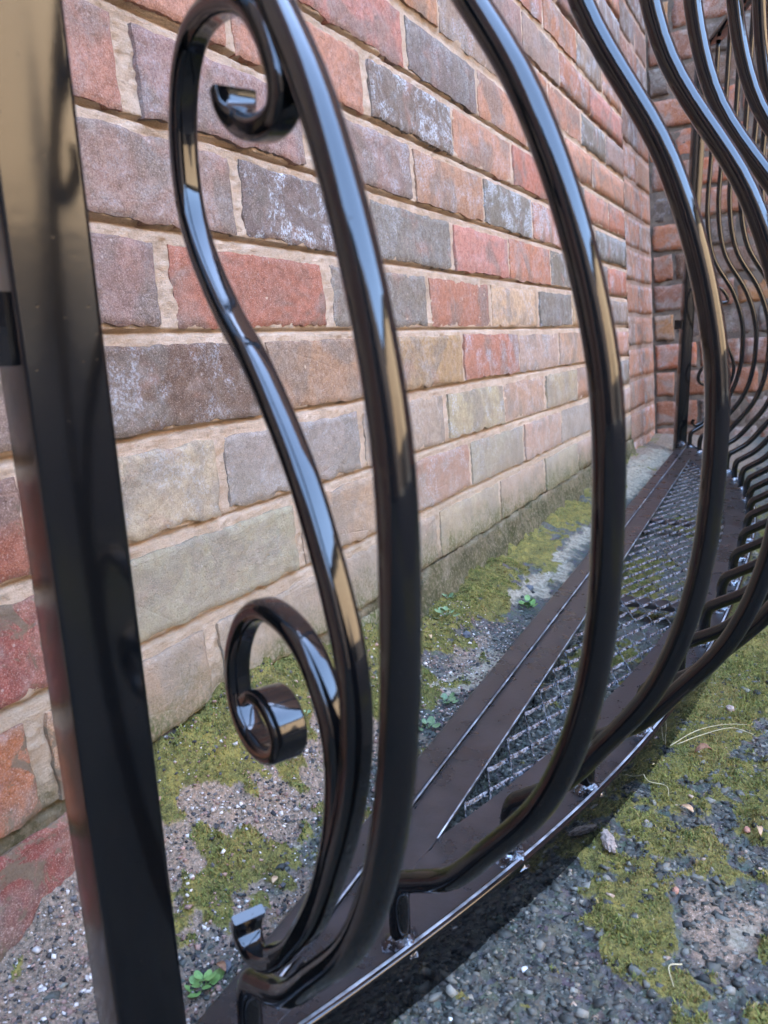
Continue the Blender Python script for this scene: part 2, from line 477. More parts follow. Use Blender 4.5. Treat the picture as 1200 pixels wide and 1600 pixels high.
GREY = [lin(78, 79, 72, .8), lin(98, 98, 90, .8), lin(130, 127, 115, .8), lin(54, 55, 51, .8), lin(134, 126, 110, .8), lin(176, 152, 130, .8)]
xs, ys = [], []
for n, b in ((62000, (-.05, .75, -.60, -.17)), (9000, (0.05, .8, -.23, -.10)), (9000, (.75, 1.5, -.75, -.2)), (3500, (1.5, 2.45, -1.0, -.1)), (1300, (.05, .9, -.14, -.05))):
    a, c = scatter(n, *b); xs.append(a); ys.append(c)
xs = np.concatenate(xs); ys = np.concatenate(ys)
mo, sa, ol = cover(xs, ys)
keep = (rng.random(len(xs)) > np.clip(mo * .90 + sa * .9 + ol * .5, 0, .95)) 
xs, ys = xs[keep], ys[keep]
size = np.clip(.0021 * np.exp(rng.normal(0, .55, len(xs))), .0009, .0075) * (1 + .5 * sstep(.8, 2, xs))
g = stones('gravel', xs, ys, size, GREY, [.30, .28, .13, .20, .06, .03], mat=M_STONE, lift=-.08, flat=.6)
tag(g, 'dark grey angular grit and chippings bedded in the mossy tarmac', 'gravel', kind='stuff')
# fine grit near the wall foot
xs, ys = scatter(17000, -.05, .75, -.15, -.006)
mo, sa, ol = cover(xs, ys); keep = rng.random(len(xs)) > np.clip(mo * .7, 0, .9)
xs, ys = xs[keep], ys[keep]
size = np.clip(.0013 * np.exp(rng.normal(0, .45, len(xs))), .0006, .004)
g = stones('grit', xs, ys, size, [lin(150, 120, 108, .8), lin(205, 195, 185, .85), lin(96, 92, 90, .8), lin(60, 58, 58, .8), lin(176, 140, 122, .8)], [.22, .2, .26, .2, .12], mat=M_STONE, lift=.2)
tag(g, 'fine pinkish grit and mortar crumbs lying along the wall foot', 'grit', kind='stuff')

# moss: short leafy tufts
def moss_mesh(name, n, boxes, h0, label, wmul=1.0):
    xs, ys = [], []
    for w, b in boxes:
        a, c = scatter(int(n * w), *b); xs.append(a); ys.append(c)
    xs = np.concatenate(xs); ys = np.concatenate(ys)
    mo, sa, ol = cover(xs, ys)
    keep = (rng.random(len(xs)) < sstep(.35, .95, mo + .25 * (vnoise(xs * 180, ys * 180, 77) - .5))) & notunder_wall(xs, ys)
    xs, ys, mo = xs[keep], ys[keep], mo[keep]
    k = len(xs)
    z = terrain(xs, ys)[0]
    hh = h0 * (.5 + rng.random(k)) * (1 + .5 * sstep(.8, 2, xs)) * (.6 + .8 * vnoise(xs * 90, ys * 90, 78))
    a = rng.random(k) * 2 * np.pi; w = hh * .30 * wmul
    lean = rng.normal(0, .45, (k, 2)) * hh[:, None]
    B = np.stack([xs, ys, z - .0004], -1)
    d = np.stack([np.cos(a) * w, np.sin(a) * w, 0 * a], -1)
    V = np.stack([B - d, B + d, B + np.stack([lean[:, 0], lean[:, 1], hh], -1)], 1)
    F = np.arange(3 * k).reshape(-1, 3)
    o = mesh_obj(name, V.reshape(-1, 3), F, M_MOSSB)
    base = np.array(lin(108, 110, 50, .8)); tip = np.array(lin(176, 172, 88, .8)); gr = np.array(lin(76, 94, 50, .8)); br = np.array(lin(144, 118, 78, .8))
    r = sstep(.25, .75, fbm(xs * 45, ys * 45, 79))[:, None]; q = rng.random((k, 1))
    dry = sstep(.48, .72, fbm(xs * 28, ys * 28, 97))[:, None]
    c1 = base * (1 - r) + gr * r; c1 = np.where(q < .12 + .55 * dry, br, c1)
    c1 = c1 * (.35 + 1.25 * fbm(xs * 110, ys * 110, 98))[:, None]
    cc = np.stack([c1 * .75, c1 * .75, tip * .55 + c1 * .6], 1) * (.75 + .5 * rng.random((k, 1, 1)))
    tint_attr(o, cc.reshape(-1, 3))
    tag(o, label, 'moss', kind='stuff')
    return o
M_MOSSB = mat_random('moss_leaf', None, .8)
moss_mesh('moss', 620000, [(.40, (-.02, .75, -.6, -.18)), (.2, (.05, .95, -.17, -.004)), (.06, (.5, 1.2, -.25, -.14)), (.22, (.75, 1.6, -.8, -.2)), (.12, (1.2, 2.4, -1.2, -.02))], .0019,
          'olive green moss growing in cushions over the ground and wall foot')

# ---------------------------------------------------------------- brick walls
def brick_mesh(L, H, D, seed, nu, nv, rough=1.0):
    """front face grid at y=0 facing -y, edges wavy, sides going back to D"""
    u = np.linspace(0, 1, nu); v = np.linspace(0, 1, nv)
    # tighten rows near the arris
    u = u + .0; U, W = np.meshgrid(u, v, indexing='ij')
    x = (U - .5) * L; z = (W - .5) * H
    s = seed * 13.7
    eb = (fbm(x * 45 + s, x * 0 + 3, 1, 4) - .5) * .0075 * rough
    et = (fbm(x * 45 + s, x * 0 + 9, 2, 4) - .5) * .0050 * rough
    eb = eb + (vnoise(x * 190 + s, x * 0, 12) - .5) * .0018 * rough
    el = (fbm(z * 50 + s, z * 0 + 5, 3, 3) - .5) * .006 * rough
    er = (fbm(z * 50 + s, z * 0 + 7, 4, 3) - .5) * .006 * rough
    zz = z + eb * (1 - W) + et * W
    xx = x + el * (1 - U) + er * U
    bow = (fbm(x * 16 + s, z * 16 + s, 5, 3) - .5) * .0017 * rough
    ed = np.minimum(np.minimum(U, 1 - U) * L, np.minimum(W, 1 - W) * H)
    arris = (1 - sstep(0, .0032, ed)) * .0015
    y = bow + arris + (vnoise(x * 140 + s, z * 140, 6) - .5) * .0013
    V = np.stack([xx, y, zz], -1).reshape(-1, 3)
    F = [tuple(int(q) for q in f) for f in grid_faces(nu, nv)]
    idx = lambda i, j: i * nv + j
    ring = [idx(i, 0) for i in range(nu)] + [idx(nu - 1, j) for j in range(1, nv)] + [idx(i, nv - 1) for i in range(nu - 2, -1, -1)] + [idx(0, j) for j in range(nv - 2, 0, -1)]
    base = len(V)
    B = V[ring].copy(); B[:, 1] = D
    V = np.vstack([V, B])
    m = len(ring)
    for k in range(m):
        k2 = (k + 1) % m
        F.append((ring[k2], ring[k], base + k, base + k2))
    return V, F

V0 = 0.412; CH = .075
def P_(c, w=0.0):
    q = lin(*c, .95)
    return (q[0] * 1.02, q[1] * .96, q[2] * .76, w)
RED = (188, 130, 110); PINK = (194, 142, 128); PUR = (162, 136, 132); DG = (134, 126, 124); BR = (184, 148, 124); BG = (192, 174, 156); GG = (174, 166, 148); GB = (168, 164, 158); BP = (206, 172, 150)
ROWS = {
    -3: [(.29, PINK, .1), (.53, PINK, .1), (.77, DG, .3), (1.01, PINK, .2)],
    -2: [(.18, PINK, 0), (.42, PINK, .1), (.661, DG, 1.0), (.903, PINK, .3), (1.154, RED, .1), (1.39, DG, .2)],
    -1: [(.05, PINK, .1), (.293, PUR, .2), (.53, PUR, .35), (.765, BR, .4), (1.01, DG, .8), (1.25, PINK, .8), (1.49, PUR, .2)],
    0: [(-.06, PUR, .1), (.175, PUR, .2), (.407, DG, 1.1), (.64, DG, .35), (.878, PINK, .2), (1.111, RED, .3), (1.354, DG, .5)],
    1: [(.06, PUR, .1), (.303, RED, 0), (.543, DG, .2), (.788, RED, .15), (1.017, BP, .4), (1.263, DG, .3), (1.493, BP, .3)],
    2: [(-.06, PUR, 0), (.175, (116, 92, 88), .4), (.419, BR, .05), (.65, BR, .3), (.887, RED, .5), (1.137, BG, .4), (1.385, BP, .3)],
    3: [(-.09, (172, 108, 94), 0), (.158, BG, .35), (.343, GB, .3), (.584, BG, .3), (.816, BG, .6), (1.05, BP, .4), (1.28, BG, .3)],
    4: [(-.06, (152, 96, 90), 0), (.165, GG, .05), (.445, BR, .2), (.66, RED, .6), (.891, GB, .4), (1.138, BP, .5), (1.375, GB, .3)],
    5: [(-.12, (178, 116, 88), .1), (.135, BR, 0), (.302, BG, .1), (.512, BG, .1), (.764, BG, .3), (1.006, BP, .3), (1.25, GG, .2)],
    6: [(-.17, (150, 84, 74), .1), (-.01, (142, 84, 78), .1), (.20, BG, .0), (.30, BG, .1), (.54, GG, .1)],
}
rowlist = list(range(-16, 7))
palette = [PINK, PINK, RED, DG, DG, PUR, PUR, PINK, BP]
U_END = 2.075
wall = empty('brick_wall', 'pink and grey brick wall with thick sandy mortar, green at its foot', 'wall', (0, 0, 0))
br_i = 0
joints = {}
for r in rowlist:
    if r > 5 and False: continue
    zb = V0 - CH * r
    if r in ROWS:
        seq = list(ROWS[r])
    else:
        st = .05 if r % 2 else -.07
        seq = [(st + .24 * k + random.uniform(-.012, .012), palette[random.randrange(len(palette))], random.choice([0, .1, .2, .4, .8])) for k in range(6)]
    end0 = 1.0 if r == 6 else U_END
    while seq[-1][0] + .40 < end0 and r != 6:
        seq.append((seq[-1][0] + .24 + random.uniform(-.008, .008), palette[random.randrange(len(palette))], random.choice([.1, .2, .4, .6])))
    if r == 6: ends = [s[0] for s in seq[1:]] + [.66]
    else: ends = [s[0] for s in seq[1:]] + [U_END]
    joints[r] = [s[0] for s in seq] 
    for (u0, c, w), u1 in zip(seq, ends):
        near = sstep(1.2, .2, (u0 + u1) / 2)
        jw = .013 + .006 * random.random() * near
        if abs(u0 - .303) < .01 or abs(u0 - .293) < .01: jw += .008
        L = u1 - u0 - jw; H = CH - .0125 - .003 * random.random()
        near_cam = u1 > .1 and u0 < .75 and r >= -3
        nu, nv = (84, 20) if near_cam else ((26, 9) if u0 < 1.3 and r > -9 else (12, 5))
        V, F = brick_mesh(L, H, .05, random.randrange(1000), nu, nv, 1.0)
        cx = (u0 + jw / 2 + u1 - jw / 2) / 2
        yo = random.uniform(-.0016, .0016)
        o = mesh_obj('brick', V, F, M_BRICK, wall, True, (cx, -.0026 + yo, zb + H / 2 + .001))
        if near_cam or u0 < 1.4: o.data.set_sharp_from_angle(angle=math.radians(38))
        jit = [random.uniform(.9, 1.1) for _ in range(3)]; g_ = random.uniform(.9, 1.12)
        base = P_(c, w)
        o.color = (base[0] * g_ * (1 + .3 * (jit[0] - 1)), base[1] * g_ * jit[1], base[2] * g_ * jit[2], base[3])
        o.rotation_euler = (0, random.uniform(-.006, .006), 0)
        br_i += 1

# mortar: one sheet whose relief is recessed just under each brick and flush above the next
def mortar_sheet(u_ax, v_ax, y0, row0, ch, seed, deep=.0080, wash=.0):
    U, W = np.meshgrid(u_ax, v_ax, indexing='ij')
    ph = ((W - row0 + .0008) / ch) % 1.0            # 0 at brick bottom edge
    below = 1.0 - ph                                # distance fraction under the brick bottom edge
    jt = .0145 / ch
    t = np.clip((1 - ph) / jt, 0, 1)                # 0 at upper brick's bottom, 1 at the lower brick's top
    prof = deep * (1 - sstep(.0, .36, t))
    prof = np.where(1 - ph <= jt, prof, .0)
    n = fbm(U * 60, W * 60, seed) - .5
    n2 = fbm(U * 9, W * 9, seed + 5) - .5
    Yv = y0 + prof * (1 + .8 * n2) + n * .0045 + (vnoise(U * 240, W * 240, seed + 3) - .5) * .0024
    return U, Yv, W
ua = axis([(-.35, .12, .01), (.12, .9, .0026), (.9, U_END + .004, .006)])
va = axis([(-.08, .66, .0019), (.66, 1.63, .006)])
U, YY, W = mortar_sheet(ua, va, .0008, V0, CH, 60)
mortar = mesh_obj('mortar', np.stack([U, YY, W], -1).reshape(-1, 3), grid_faces(len(ua), len(va)), M_MORT, wall, True)
# core and the courses far above the picture
def boxes(name, L, mat, parent=None, kind=None):
    V = []; F = []
    for (x0, x1, y0, y1, z0, z1) in L:
        b = len(V)
        V += [(x0, y0, z0), (x1, y0, z0), (x1, y1, z0), (x0, y1, z0), (x0, y0, z1), (x1, y0, z1), (x1, y1, z1), (x0, y1, z1)]
        F += [tuple(b + int(k) for k in f) for f in CF]
    o = mesh_obj(name, V, F, mat, parent)
    if kind: o['kind'] = kind
    return o
boxes('wall_core', [(-6, U_END, .012, .22, -.3, 1.63), (-6, U_END, .0035, .22, 1.63, 6.5), (-6, -.36, .0035, .012, -.3, 1.63)], M_MORT, wall)
up_b = []
for r in range(64):
    z0 = V0 + CH * 16 + CH * (r + 1)
    x = -3.0 + (.12 if r % 2 else 0)
    while x < U_END - .1:
        up_b.append((x, min(x + .226, U_END - .006), -.004, .03, z0, z0 + .062)); x += .24
for r in range(22):
    z0 = V0 - CH * 5 + CH * r
    x = -3.0 + (.12 if r % 2 else 0)
    while x < -.45:
        up_b.append((x, x + .226, -.004, .03, z0, z0 + .062)); x += .24
o = boxes('upper_brickwork', up_b, M_BRICK, wall, 'stuff'); o.color = P_(PINK, .2)
# rendered, moss stained plinth where the lowest course is buried
pu = axis([(.655, U_END, .006)]); pv = axis([(-.10, .037, .004)])
U, W = np.meshgrid(pu, pv, indexing='ij')
top = .035 + (fbm(U * 30, U * 0, 70) - .5) * .020
Wz = np.where(W > top - .003, top, W)
out_ = sstep(.045, -.05, Wz)
YY = -.004 - .016 * out_ - (fbm(U * 40, Wz * 18, 71) - .5) * .008
YY = np.where(W > top + .0, .004, YY)
mesh_obj('render_plinth', np.stack([U, YY, np.minimum(Wz, top)], -1).reshape(-1, 3), grid_faces(len(pu), len(pv)), M_MORT, wall, True)

# old house: a strip of its side in line with the wall, then the wall that turns towards the yard
house = empty('house_wall', 'old red and brown brick house wall across the far end of the yard', 'house wall', (2.5, 0, 0))
HX = 2.502; HC = .0885
old_pal = [(172, 108, 76), (150, 94, 68), (112, 84, 68), (88, 74, 66), (166, 116, 72), (190, 108, 70), (136, 88, 68), (98, 80, 72)]
def W_(o, loc): o.location = Vector(loc) - house.location
for r in range(-1, 19):                      # strip: faces -y
    zb = .020 + HC * r
    if r == -1: zb, hh = -.062, HC - .014
    else: hh = HC - .013
    seq = [2.088, 2.19 + random.uniform(-.02, .02), 2.32 + random.uniform(-.04, .04), 2.495] if r % 2 else [2.088, 2.30 + random.uniform(-.03, .03), 2.495]
    for a, b in zip(seq[:-1], seq[1:]):
        V, F = brick_mesh(b - a - .011, hh, .04, random.randrange(1000), 16, 7, .9)
        o = mesh_obj('brick', V, F, M_OLD, house, True)
        W_(o, ((a + b) / 2, .004 + random.uniform(-.0015, .0015), zb + hh / 2))
        c = random.choice([(184, 132, 112), (176, 126, 106), (188, 138, 118), (166, 128, 112), (152, 122, 110)] if zb < .75 else [(128, 100, 94), (110, 94, 92), (146, 104, 90)])
        o.color = P_(c, random.choice([.1, .3, .6]))
for r in range(-1, 21):                      # facing wall
    zb = .020 + HC * r + .006
    hh = HC - .014
    y = .0; k = 0
    while y > -1.25:
        flem = (k + r) % 2
        Lb = (.105 if flem else .218) + random.uniform(-.01, .01)
        if k == 0: Lb = .055 if r % 2 else .12
        V, F = brick_mesh(Lb, hh, .05, random.randrange(1000), 14, 7, 1.5)
        V = np.asarray(V); V = np.stack([V[:, 1], -V[:, 0], V[:, 2]], 1)      # front now faces -x
        o = mesh_obj('brick', V, F, M_OLD, house, True)
        W_(o, (HX + random.uniform(-.004, .004), y - Lb / 2, zb + hh / 2 + random.uniform(-.002, .002)))
        c = random.choice(old_pal); wv = random.choice([0, 0, .1, .2])
        if abs(zb + hh / 2 - .83) < .05 and -.14 < y - Lb / 2 < -.02: c, wv = (205, 130, 72), 0
        o.color = tuple(q_ * .8 for q_ in P_(c)[:3]) + (wv,)
        y -= Lb + .011; k += 1
va = axis([(-.12, 1.85, .006)]); ya = axis([(-1.35, .02, .006)])
YA, VA = np.meshgrid(ya, va, indexing='ij')
XA = HX + .004 + (fbm(YA * 50, VA * 50, 81) - .5) * .006
mo_ = mesh_obj('mortar', np.stack([XA, YA, VA], -1).reshape(-1, 3) - np.array([2.5, 0, 0]), grid_faces(len(ya), len(va))[:, ::-1].copy(), M_MORT2, house, True)
ua = axis([(U_END + .002, 2.51, .006)])
UA, VA = np.meshgrid(ua, va, indexing='ij')
YA = .0075 + (fbm(UA * 50, VA * 50, 82) - .5) * .005 - .007 * sstep(2.092, 2.080, UA)
mesh_obj('mortar', np.stack([UA, YA, VA], -1).reshape(-1, 3) - np.array([2.5, 0, 0]), grid_faces(len(ua), len(va)), mat_mortar('pale_pointing', lin(205, 176, 156, .8), lin(180, 148, 128, .8), False), house, True)
ub = []
for r in range(76):
    zb = .020 + HC * r + .006
    x = 0.0 if zb > 1.9 else -1.36
    y = x + (.06 if r % 2 else 0)
    while y > -5:
        if zb < 6.4: ub.append((HX - 2.5, HX - 2.5 + .03, max(y - .215, -5), y, zb, zb + HC - .014))
        y -= .228
o = boxes('upper_brickwork', ub, M_OLD, house, 'stuff'); o.color = P_(old_pal[0], .2)
boxes('wall_core', [(.014, .3, -1.35, .3, -.3, 1.8), (.006, .3, -5, .3, 1.8, 6.5), (.006, .3, -5, -1.36, -.3, 1.8), (U_END - 2.5 + .003, .0, .014, .3, -.3, 6.5)], M_MORT2, house)

# neighbouring building over the yard: it closes the sky behind the camera and shows in the gloss paint
nb = empty('neighbouring_building', 'sunlit sandy rendered building on the other side of the yard', 'building', (0, -8, 0))
M_TAN = mat_simple('sandy_render', lin(186, 162, 130, .75), lin(168, 144, 114, .75), 6, .9)
M_DARKB = mat_simple('dark_stained_boards', lin(58, 50, 44, .8), lin(44, 40, 38, .8), 20, .8)
boxes('wall', [(-9, 9, -2.0, 0, .9, 4.3)], M_TAN, nb)
boxes('plinth', [(-9, 9, -1.9, .03, -.6, .9)], M_DARKB, nb)
rv = [(-9.2, .25, 4.3), (9.2, .25, 4.3), (9.2, -2.2, 5.6), (-9.2, -2.2, 5.6), (-9.2, .25, 4.2), (9.2, .25, 4.2), (9.2, -2.2, 4.2), (-9.2, -2.2, 4.2)]
mesh_obj('roof', rv, [(0, 1, 2, 3), (4, 7, 6, 5), (0, 4, 5, 1), (1, 5, 6, 2), (2, 6, 7, 3), (3, 7, 4, 0)], M_DARKB, nb)

sw = boxes('sky_blocking_wall', [(-4.9, -4.6, -8, -.05, -.4, 4.2)], mat_simple('brown_sky_blocker', lin(96, 84, 78, .6), lin(78, 70, 66, .6), 8, .9))  # unseen wall put in to reduce the light reaching the yard
tag(sw, 'unseen brown wall added behind the camera to cut the sky light', 'wall')

# ---------------------------------------------------------------- the balcony railing (in its own tilted frame)
bal = empty('balcony_railing', 'glossy black pot-bellied balcony railing standing on its mesh base against the wall', 'railing')
MB = Matrix.Identity(4)
RT = RB.T; loc0 = b2w([[0, 0, 0]])[0]
for i in range(3):
    for j in range(3): MB[i][j] = RT[i][j]
    MB[i][3] = loc0[i]
bal.matrix_world = MB
LB, SAG = 2.28535, .21632
RR = (LB * LB / 4 + SAG * SAG) / (2 * SAG); AA = math.asin(LB / 2 / RR)
SH = [.0033038, .0068081, .0051595, -.0120277, -.0043984, .0567685]
def arc(s, off=0.0):
    th = -AA + 2 * AA * s
    c = np.array([LB / 2, RR - SAG]); n = np.array([math.sin(th), -math.cos(th)])
    o = SH[0] * math.sin(2 * math.pi * s) + SH[1] * math.sin(3 * math.pi * s) + SH[2] * math.sin(4 * math.pi * s)
    return c + (RR + o + off) * n, n
PROF = [(0, 0), (0, .018), (.0005, .0300), (.0045, .0405), (.0150, .0475), (.0405, .0646), (.0644, .0923), (.0989, .1384), (.1190, .1938), (.1259, .2584), (.1208, .3323), (.0910, .4153), (.0324, .5077), (.0095, .6184), (.0100, .7569), (.0100, .90), (.0100, 1.035)]
PB = [(-.1313, .0051, -.0641, .0244), (-.0503, -.0265, -.0238, .0099), (.2071, .0009, -.0251, -.1465), (.1292, -.0083, -.0347, -.0926), (-.0269, -.0252, -.0485, -.0292), (-.0124, -.0228, -.0047, -.0061)]
S0, S1, NB = .03665, .96146, 21
RAD = .006
def foot(k):
    s = S0 + (S1 - S0) * (k - 1) / (NB - 1)
    s = s + SH[3] * math.sin(2 * math.pi * s) + SH[4] * math.sin(3 * math.pi * s)
    c, n = arc(s); an = SH[5] * (2 * s - 1)
    if k <= 6: an += PB[k - 1][0]
    n = np.array([n[0] * math.cos(an) - n[1] * math.sin(an), n[0] * math.sin(an) + n[1] * math.cos(an)])
    return c, n
def bar_path(k):
    pr = catmull(PROF, 8); sx = sz = 1.0; lean = 0
    if k <= 6: _, lean, cc, e = PB[k - 1]; sx = 1 + e; sz = 1 + cc
    return np.stack([pr[:, 0] * sx, lean * pr[:, 1], pr[:, 1] * sz], 1)
# weld bead at a foot
def weld_mesh(seed, r=.0105):
    rs = np.random.default_rng(seed)
    th = np.linspace(0, 2 * math.pi, 18, endpoint=False); ph = np.linspace(0, math.pi / 2, 7)
    V = []
    for p in ph:
        for t_ in th:
            R_ = r * (1 + .28 * math.sin(3 * t_ + seed) * .6 + .22 * rs.normal() * .5)
            V.append((R_ * math.cos(t_) * math.cos(p), R_ * math.sin(t_) * math.cos(p), .0075 * math.sin(p) * (1 + .3 * rs.normal() * .5)))
    F = []
    for i in range(6):
        for j in range(18):
            k = (j + 1) % 18; F.append((i * 18 + j, i * 18 + k, (i + 1) * 18 + k, (i + 1) * 18 + j))
    F.append(tuple(6 * 18 + j for j in range(18)))
    return V, F
shared_bar = None
WV = [weld_mesh(s) for s in (1, 2, 3)]
WM = []
for k in range(1, NB + 1):
    c, n = foot(k)
    if k <= 7:
        pth = bar_path(k)
        V, F = sweep(pth, lambda i: circ(RAD, 18), (0, 1, 0))
        o = mesh_obj('bar', V, F, M_GLOSS, bal, True)
        if k == 7: shared_bar = o
    else:
        o = shared_bar.copy(); link(o, bal)
    o.location = (c[0], c[1], 0)
    o.rotation_euler = (0, 0, math.atan2(n[1], n[0]))
    if k <= 3:
        w = mesh_obj('weld', WV[k - 1][0], WV[k - 1][1], M_WELD, o, True); WM.append(w)
    else:
        w = WM[k % 3].copy(); link(w, o)
    w.location = (.002, 0, -.0015)
# posts
def post(cx, cy, ang, s=.030, top=1.04, lx=0, ly=0, botz=-.033):
    p = rrect(s, s, .0022, 3)
    ca_, sa_ = math.cos(ang), math.sin(ang)
    p = np.stack([p[:, 0] * ca_ + p[:, 1] * sa_, -p[:, 0] * sa_ + p[:, 1] * ca_], 1)
    m = len(p); zs = [z_ for z_ in (botz, 0, .3, .7) if z_ < top] + [top]
    V = np.vstack([np.c_[p + np.array([lx * z, ly * z]), np.full(m, z)] for z in zs])
    F = []
    for i in range(len(zs) - 1):
        for j in range(m):
            k = (j + 1) % m; F.append((i * m + j, i * m + k, (i + 1) * m + k, (i + 1) * m + j))
    F.append(tuple(range(m))[::-1]); F.append(tuple((len(zs) - 1) * m + j for j in range(m)))
    return V, F
def auto_smooth(o):
    me = o.data
    for p in me.polygons: p.use_smooth = True
    me.set_sharp_from_angle(angle=math.radians(32))
V, F = post(0, 0, .4175, lx=-.0192, ly=.0162)
o = mesh_obj('post', V, F, M_POST, bal, True, (.037 - .012, .0028 - .0, 0)); auto_smooth(o)
o.location = (.0370, .0028, 0); near_post = o
V, F = post(0, 0, -.40, lx=.0, ly=.0)
o = mesh_obj('post', V, F, M_POST, bal, True, (2.262, .002, 0)); auto_smooth(o); far_post = o
w = WM[1].copy(); link(w, far_post); w.location = (-.02, -.008, 0); w.scale = (1.1, 1.1, 1)
# wall lug on each post
V, F = post(0, 0, .4175, .022, .007, botz=-.018)
o = mesh_obj('wall_lug', V, F, M_GLOSS, near_post, True, (-.024, .017, .338)); auto_smooth(o)
o.scale = (1, 1.1, 1)
o2 = o.copy(); link(o2, far_post); o2.location = (-.012, .016, .34); 
# top rail follows the arc
tp = [np.array([.03, .0, 1.045])]
for s in np.linspace(.02, .98, 60):
    c, n = arc(s, .010); tp.append(np.array([c[0], c[1], 1.045]))
tp.append(np.array([2.262, .0, 1.045]))
V, F = sweep(np.array(tp), lambda i: rrect(.010, .034, .002, 2), (0, 0, 1))
o = mesh_obj('top_rail', V, F, M_GLOSS, bal, True); auto_smooth(o)

# base: back angle, flat inner strips, arc band, outer edging
def extrude_poly(name, pts, z0, z1, mat, parent, bev=.0):
    bm = bmesh.new()
    vs = [bm.verts.new((p[0], p[1], z0)) for p in pts]
    f = bm.faces.new(vs)
    if f.normal.z > 0: f.normal_flip()
    r = bmesh.ops.extrude_face_region(bm, geom=[f])
    for v in r['geom']:
        if isinstance(v, bmesh.types.BMVert): v.co.z = z1
    bmesh.ops.recalc_face_normals(bm, faces=bm.faces)
    me = bpy.data.meshes.new(name); bm.to_mesh(me); bm.free()
    me.materials.append(mat)
    o = bpy.data.objects.new(name, me)
    if bev:
        m = o.modifiers.new('b', 'BEVEL'); m.width = bev; m.segments = 2; m.limit_method = 'ANGLE'
    return link(o, parent)
extrude_poly('back_rail', [(-.005, 0), (2.285, 0), (2.255, -.0215), (.035, -.0215)], -.033, .0016, M_SATIN, bal, .0016)
# deck strip with the mesh opening cut out: left strip, arc band
XA0, XA1 = .252, 1.985
inner_arc = []
for s in np.linspace(.108, .872, 70):
    mid = math.exp(-((s - .47) / .17) ** 2)
    c, n = arc(s, -.0475 + .0135 * mid); inner_arc.append(c)
XA0 = inner_arc[0][0]; XA1 = inner_arc[-1][0]
outer_arc = [arc(s, .0065)[0] for s in np.linspace(.012, .988, 100)]
strip = [(.042, -.0222), (2.245, -.0222), (XA1, inner_arc[-1][1]), (XA0, inner_arc[0][1])]
extrude_poly('deck_strip', [strip[0], strip[1], (2.20, -.034), (XA1, -.0522), (XA0, -.0522), (.062, -.034)], -.005, -.0010, M_SATIN, bal, .0009)
# arc band as quads between arcs
oa = np.array(outer_arc)
def band(name, s0, s1, n, offi, offo, z0, z1, mat):
    V = []; F = []
    ss = np.linspace(s0, s1, n)
    for s in ss:
        a = arc(s, offi(s))[0]; b = arc(s, offo(s))[0]
        a = np.array([a[0], min(a[1], -.0352 if (a[0] < XA0 - .02 or a[0] > XA1 + .02) else -.0525)])
        if b[1] > a[1]: a = b + np.array([0, .0005])
        V += [(a[0], a[1], z0), (b[0], b[1], z0), (b[0], b[1], z1), (a[0], a[1], z1)]
    for i in range(n - 1):
        for j in range(4):
            k = (j + 1) % 4
            F.append((4 * i + j, 4 * i + k, 4 * i + 4 + k, 4 * i + 4 + j))
    F.append((0, 1, 2, 3)); F.append((4 * n - 1, 4 * n - 2, 4 * n - 3, 4 * n - 4))
    o = mesh_obj(name, V, F, mat, bal)
    bm = bmesh.new(); bm.from_mesh(o.data); bmesh.ops.recalc_face_normals(bm, faces=bm.faces); bm.to_mesh(o.data); bm.free()
    return o
band('deck_band', .030, .970, 140, lambda s: -.0475 + .0135 * math.exp(-((s - .47) / .17) ** 2), lambda s: .0068, -.005, -.0016, M_SATIN)
# outer edging: upright flat with rounded top, bright in the light
ep = np.array([[*arc(s, .0100)[0], -.0145] for s in np.linspace(.004, .996, 160)])
V, F = sweep(ep, lambda i: rrect(.037, .0062, .0022, 4), (0, 0, 1))
o = mesh_obj('edging', V, F, M_GLOSS, bal, True); auto_smooth(o)
M_EDGE = mat_simple('painted_sky_glint', (.36, .39, .43), (.10, .11, .12), 40, .35, .1, .0005, **{'Metallic': .25})  # pale colour imitates sky glint along the rim and seams
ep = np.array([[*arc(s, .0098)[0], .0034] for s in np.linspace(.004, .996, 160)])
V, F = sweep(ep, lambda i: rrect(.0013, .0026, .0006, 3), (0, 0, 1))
edg = mesh_obj('edge_glint', V, F, M_EDGE, bal, True)  # thin pale strip laid on the edging as its highlight
V, F = sweep(np.array([[x_, -.0226, .0018] for x_ in np.linspace(.05, 2.2, 60)]), lambda i: circ(.0008, 6), (0, 0, 1))
mesh_obj('seam', V, F, M_EDGE, bal, True)
V, F = sweep(np.array([[x_, -.0524, -.0003] for x_ in np.linspace(.253, 1.98, 60)]), lambda i: circ(.0007, 6), (0, 0, 1))
mesh_obj('seam', V, F, M_EDGE, bal, True)
# cross members under the mesh
for xm in (.815, 1.275):
    yy = -.2 + .0
    extrude_poly('cross_bar', [(xm - .0125, -.05), (xm + .0125, -.05), (xm + .0125, -.172), (xm - .0125, -.172)], -.012, -.006, M_SATIN, bal, .001)
